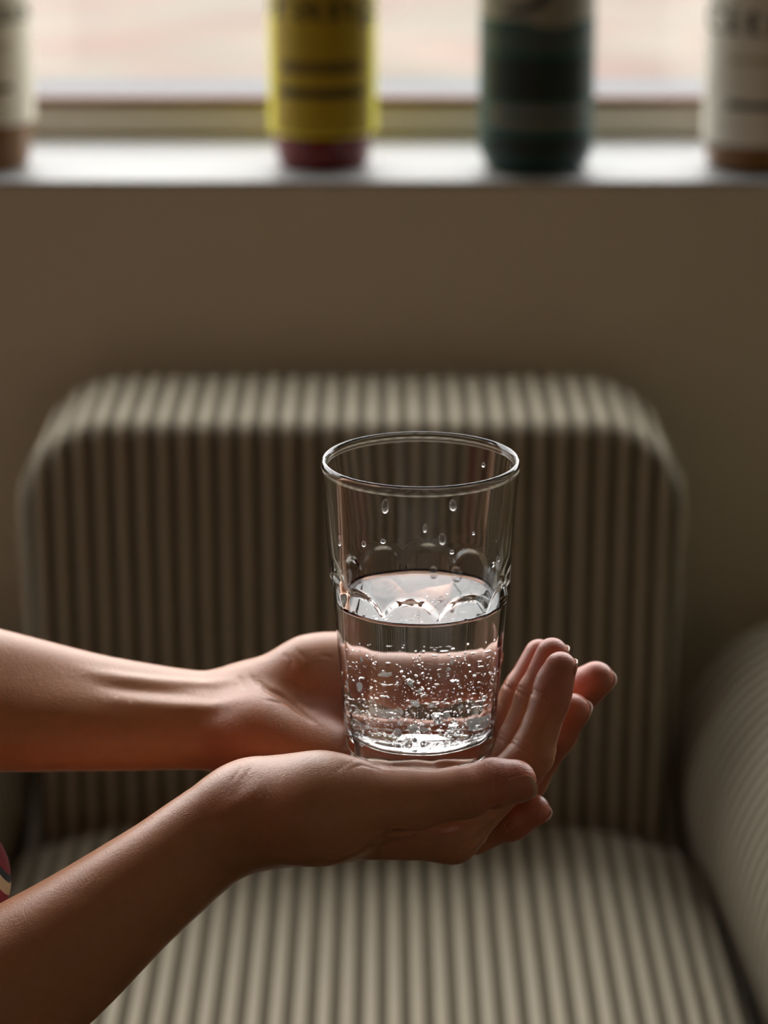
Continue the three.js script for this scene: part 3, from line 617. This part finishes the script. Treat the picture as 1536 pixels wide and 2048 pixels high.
  bands.wrapT = THREE.RepeatWrapping;
  part('shirt', meshField(shirtF, [-0.64, 0.32, -1.34], [-0.08, 1.06, -0.78], 0.0045, null, (x, y, z) => [((edge.x - x) * 0.8 * 1.0 + (edge.y - y) * 0.5 + (z - edge.z) * 0.24 + 0.0012) / 0.026, (y * 0.8 - x * 0.6) / 0.05]), new THREE.MeshStandardMaterial({ map: bands, roughness: 0.9 }), who);
  const legs = [-0.11, 0.11].flatMap((s) => [cap(V(-0.44, 0.46, -1.05 + s), V(-0.36, 0.075, -1.05 + s), 0.10, 0.065), cap(V(-0.36, 0.075, -1.05 + s), V(-0.72, 0.06, -1.05 + s), 0.065, 0.045)]);
  part('trousers', meshField((x, y, z) => { let d = 9; for (const l of legs) d = d > 8 ? l(x, y, z) : smin(d, l(x, y, z), 0.03); return Math.max(d, 0.002 - y); }, [-0.85, -0.02, -1.35], [-0.2, 0.62, -0.75], 0.009), new THREE.MeshStandardMaterial({ color: lin(0.03, 0.035, 0.05), roughness: 0.9 }), who);
  // nails: curved plates on the backs of the fingertips, [tip chain, dorsal direction]
  function nail(a, b, r, dorsal, len, wide, name, over = 0.0012) {
    const ax = b.clone().sub(a).normalize(), n = dorsal.clone().addScaledVector(ax, -dorsal.dot(ax)).normalize(), s = ax.clone().cross(n), P = [], C = [], idx = [], NU = 14, NV = 20;
    for (let side = 0; side < 2; side++) for (let j = 0; j <= NV; j++) for (let i = 0; i <= NU; i++) {
      const u = i / NU * 2 - 1, v = j / NV, w = wide * (v < 0.4 ? Math.sqrt(Math.max(0.05, 1 - Math.pow(1 - v / 0.4, 2) * 0.9)) : v > 0.85 ? mix(1, 0.86, smooth(0.85, 1, v)) : 1), ang = u * w;
      const endCurve = -0.0016 * u * u, t = -len + v * (len + r * 0.78 + over) + endCurve * v;
      const drop = t > 0 ? r - Math.sqrt(Math.max(0, r * r - t * t * 0.55)) : 0, rr = r + 0.0003 + (side ? -0.0007 : 0) - drop * 0.8;
      const p = b.clone().addScaledVector(ax, t).addScaledVector(n, Math.cos(ang) * rr).addScaledVector(s, Math.sin(ang) * rr); P.push(p.x, p.y, p.z); const e = smooth(0.86, 0.93, v); C.push(mix(0.60, 0.66, e), mix(0.235, 0.45, e), mix(0.15, 0.32, e));
    }
    const K = (NU + 1) * (NV + 1), q = (a1, b1, c1, d1) => idx.push(a1, b1, c1, a1, c1, d1);
    for (let j = 0; j < NV; j++) for (let i = 0; i < NU; i++) { const a0 = j * (NU + 1) + i, b0 = a0 + 1, c0 = b0 + NU + 1, d0 = a0 + NU + 1; q(a0, d0, c0, b0); q(K + a0, K + b0, K + c0, K + d0); }
    for (let i = 0; i < NU; i++) { const a0 = i, e0 = NV * (NU + 1) + i; q(a0, a0 + 1, K + a0 + 1, K + a0); q(e0, K + e0, K + e0 + 1, e0 + 1); }
    for (let j = 0; j < NV; j++) { const a0 = j * (NU + 1), b0 = a0 + NU; q(a0, K + a0, K + a0 + NU + 1, a0 + NU + 1); q(b0, b0 + NU + 1, K + b0 + NU + 1, K + b0); }
    const g = new THREE.BufferGeometry(); g.setAttribute('position', new THREE.Float32BufferAttribute(P, 3)); g.setAttribute('color', new THREE.Float32BufferAttribute(C, 3)); g.setIndex(idx); g.computeVertexNormals(); g.setAttribute('uv', new THREE.Float32BufferAttribute(new Float32Array(P.length / 3 * 2), 2));
    part(name, g, nailMat, who);
  }
  const tipOf = (c) => [c[c.length - 2], c[c.length - 1]];
  nail(...tipOf(R.thumb), 0.0089, V(0.1, -0.3, 1), 0.0085, 0.9, 'thumb_nail', 0.0008);
for (const [c, r, n] of [[R.index, 0.0067, PR], [R.middle, 0.0068, PR], [R.ring, 0.0065, PR], [L.index, 0.0078, PL], [L.middle, 0.0074, PL], [L.ring, 0.007, PL], [L.pinky, 0.0068, PL]]) nail(...tipOf(c), r, n.clone().negate(), 0.007, 0.95, 'fingernail', 0.0001);
}
renderer.render(scene, camera);
